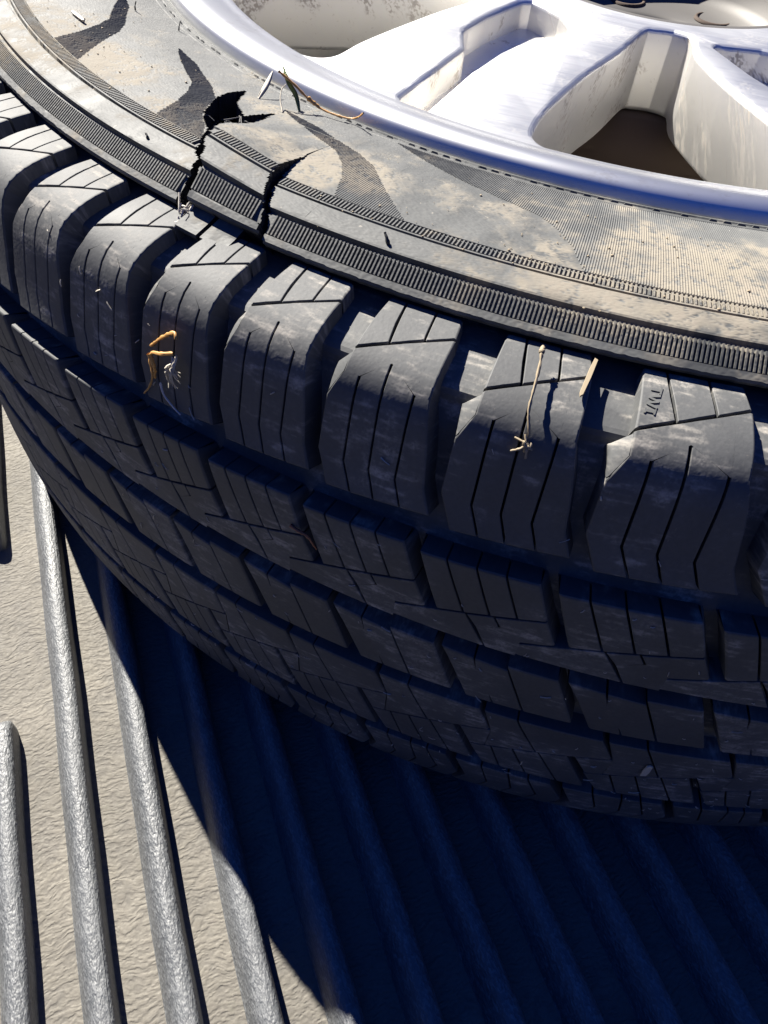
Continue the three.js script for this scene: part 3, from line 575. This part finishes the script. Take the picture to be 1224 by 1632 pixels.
tag(mesh('golden_stalk', mergeGeometries([tube([[-0.1161, 0.2540, 0.2655], [-0.1105, 0.2510, 0.2658], [-0.1055, 0.2475, 0.2658], [-0.1015, 0.2450, 0.2652], [-0.0950, 0.2440, 0.2658], [-0.0890, 0.2440, 0.2659], [-0.0862, 0.2455, 0.2668], [-0.0839, 0.2480, 0.2691]], .00042, 40, 6, .3), tube([[-0.1055, 0.2476, 0.2658], [-0.1035, 0.2463, 0.2655], [-0.1015, 0.2451, 0.2652]], .0008, 10, 6, .3)]), M.gold), 'golden stalk lying along the edge of the rim', 'stalk');
{ // dried flower head on the shoulder block
  const r = rng(8), g = [tube([tp(-16.05, .0437, .0005), tp(-15.2, .0382, .002), tp(-14.4, .0348, .0032), tp(-14.3, .0360, .0035)], .00045, 18, 6, -.2), tube([tp(-14.42, .0404, .0032), tp(-15.0, .0422, .0036), tp(-15.6, .0438, .0030), tp(-15.8, .0470, .0022), tp(-15.75, .0520, .0014), tp(-15.95, .0565, .001), tp(-16.25, .0597, .0006)], .00058, 30, 6, .55), tube([tp(-15.75, .0445, .003), tp(-15.55, .048, .0024), tp(-15.62, .0525, .0012)], .0007, 12, 6, .5)];
  const o = new THREE.Group(); o.name = numbered('dried_flower'); scene.add(o); tag(o, 'golden dried flower stalk stuck on a shoulder block below the hole', 'flower');
  mesh('stalk', mergeGeometries(g), M.gold, o);
  const pf = []; for (let i = 0; i < 26; i++) { const a = r() * .7 - .35, l = .003 + .006 * r(); pf.push(tube([tp(-14.45 + .25 * r(), .0405 + .004 * r(), .0034), tp(-14.45 + a * .6, .0425 + l * .5, .0034 + .002 * r()), tp(-14.5 + a, .043 + l, .0016 + .0025 * r())], .00022 + .00015 * r(), 6, 4, .4)); }
  mesh('seed_head', mergeGeometries(pf), M.pale, o);
  mesh('thread', tube([tp(-15.35, .0530, .001), tp(-15.1, .0560, .0012), tp(-14.6, .0585, .0008), tp(-14.15, .0600, .0006)], .00035, 16, 5, .2), M.fluff, o);
}
{
  const o = new THREE.Group(); o.name = numbered('dry_twig'); scene.add(o); tag(o, 'thin brown twig with a bud standing on a sunlit shoulder block', 'twig');
  mesh('stem', tube([tp(.02, .0285, .0004), tp(-.05, .0270, .0012), tp(-.24, .0235, .0022), tp(-.30, .0180, .0034), tp(-.36, .0125, .0042), tp(-.42, .0098, .0048)], .00036, 24, 6, -.25), M.straw, o);
  mesh('bud', tube([tp(-.42, .0098, .0048), tp(-.44, .0088, .005), tp(-.45, .0078, .005)], .0008, 6, 7, .3), M.straw, o);
  const g = [], r = rng(4); for (let i = 0; i < 7; i++) g.push(tube([tp(-.08, .0312, .0006), tp(-.08 + (r() - .5) * .5, .0312 + (r() - .5) * .004, .0008 + .001 * r()), tp(-.08 + (r() - .5) * .9, .0312 + (r() - .5) * .006, .0006)], .0004, 6, 5, .3));
  mesh('floret', mergeGeometries(g), M.straw, o);
}
const chip = (pts, w, th) => { const g = ribbon(pts, w, [0, 1, .4], -.1); return g; };
function sliver(a, b, w, t) {     // a flat splinter with thickness
  const A = new THREE.Vector3(...a), B = new THREE.Vector3(...b), d = B.clone().sub(A), l = d.length(); d.normalize();
  const s = new THREE.Shape([[0, -w * .7], [l * .3, -w], [l * .92, -w * .8], [l, -w * .1], [l * .95, w * .7], [l * .5, w], [0.02 * l, w * .8]].map(p => new THREE.Vector2(...p)));
  const g = new THREE.ExtrudeGeometry(s, { depth: t, bevelEnabled: true, bevelSize: w * .15, bevelThickness: t * .3, bevelSegments: 1 });
  const up = A.clone().setY(0).normalize().multiplyScalar(.35).add(new THREE.Vector3(0, 1, 0)).normalize(), y = up.clone().cross(d).normalize(), z = d.clone().cross(y);
  g.applyMatrix4(new THREE.Matrix4().makeBasis(d, y, z).setPosition(A)); return g;
}
tag(mesh('straw_chip', sliver(tp(1.66, .0020, .0004), tp(1.36, .0165, .0012), .00055, .0004), M.straw), 'pale straw splinter lying at the edge of a shoulder notch', 'straw');
tag(mesh('straw_chip', sliver(tp(10.32, .1603, .0004), tp(10.25, .1520, .0004), .0012, .0004), M.pale), 'white chip stuck on the shaded tread near the lower right', 'straw');
tag(mesh('straw_chip', sliver(swp(-41.9, .3212, .0004), swp(-39.8, .3200, .0006), .0006, .0005), M.pale), 'white straw bit lying on the sidewall at the upper left', 'straw');
tag(mesh('red_stem', tube([tp(-8.3, .0795, .0004), tp(-7.9, .0797, .0009), tp(-7.45, .0800, .0011), tp(-7.2, .0830, .0008), tp(-7.1, .0860, -.0002)], .0006, 18, 6, .5), M.brown), 'reddish brown curled stem in a tread groove', 'stem');
{ // loose clippings and grit
  const r = rng(303), gs = [], gg = [];
  for (let i = 0; i < 230; i++) {
    const th = -24 + 44 * r(), s = .028 + .17 * Math.pow(r(), .8), l = .0008 + .0034 * r() * r(), a = r() * 6.3, dx = cos(a) * l / .4 / R, ds = sin(a) * l;
    const g0 = Math.abs(s - .0645) < .006 || Math.abs(s - .1065) < .005 || Math.abs(s - .1385) < .005; if (g0) continue;
    gs.push(tube([tp(th, s, .0002), tp(th + dx * .5, s + ds * .5, .0004), tp(th + dx, s + ds, .0002)], .00010 + .00013 * r(), 4, 4));
  }
  for (let i = 0; i < 420; i++) {
    const th = -46 + 62 * r(), ra = .283 + .068 * Math.sqrt(r()); if (th > -27 && th < -14) continue;
    const g = new THREE.IcosahedronGeometry(.00012 + .00035 * Math.pow(r(), 4), 0); g.deleteAttribute('uv'); g.scale(1, .6, 1.2); g.rotateY(r() * 6); g.translate(...swp(th, ra, .0001)); gg.push(g);
  }
  tag(mesh('clippings', mergeGeometries(gs), M.pale), 'tiny dry clippings scattered over the shaded tread', 'clippings', null, 'stuff');
  tag(mesh('grit', mergeGeometries(gg), M.straw), 'fine beige grit scattered over the sunlit sidewall', 'grit', null, 'stuff');
}

renderer.render(scene, camera);
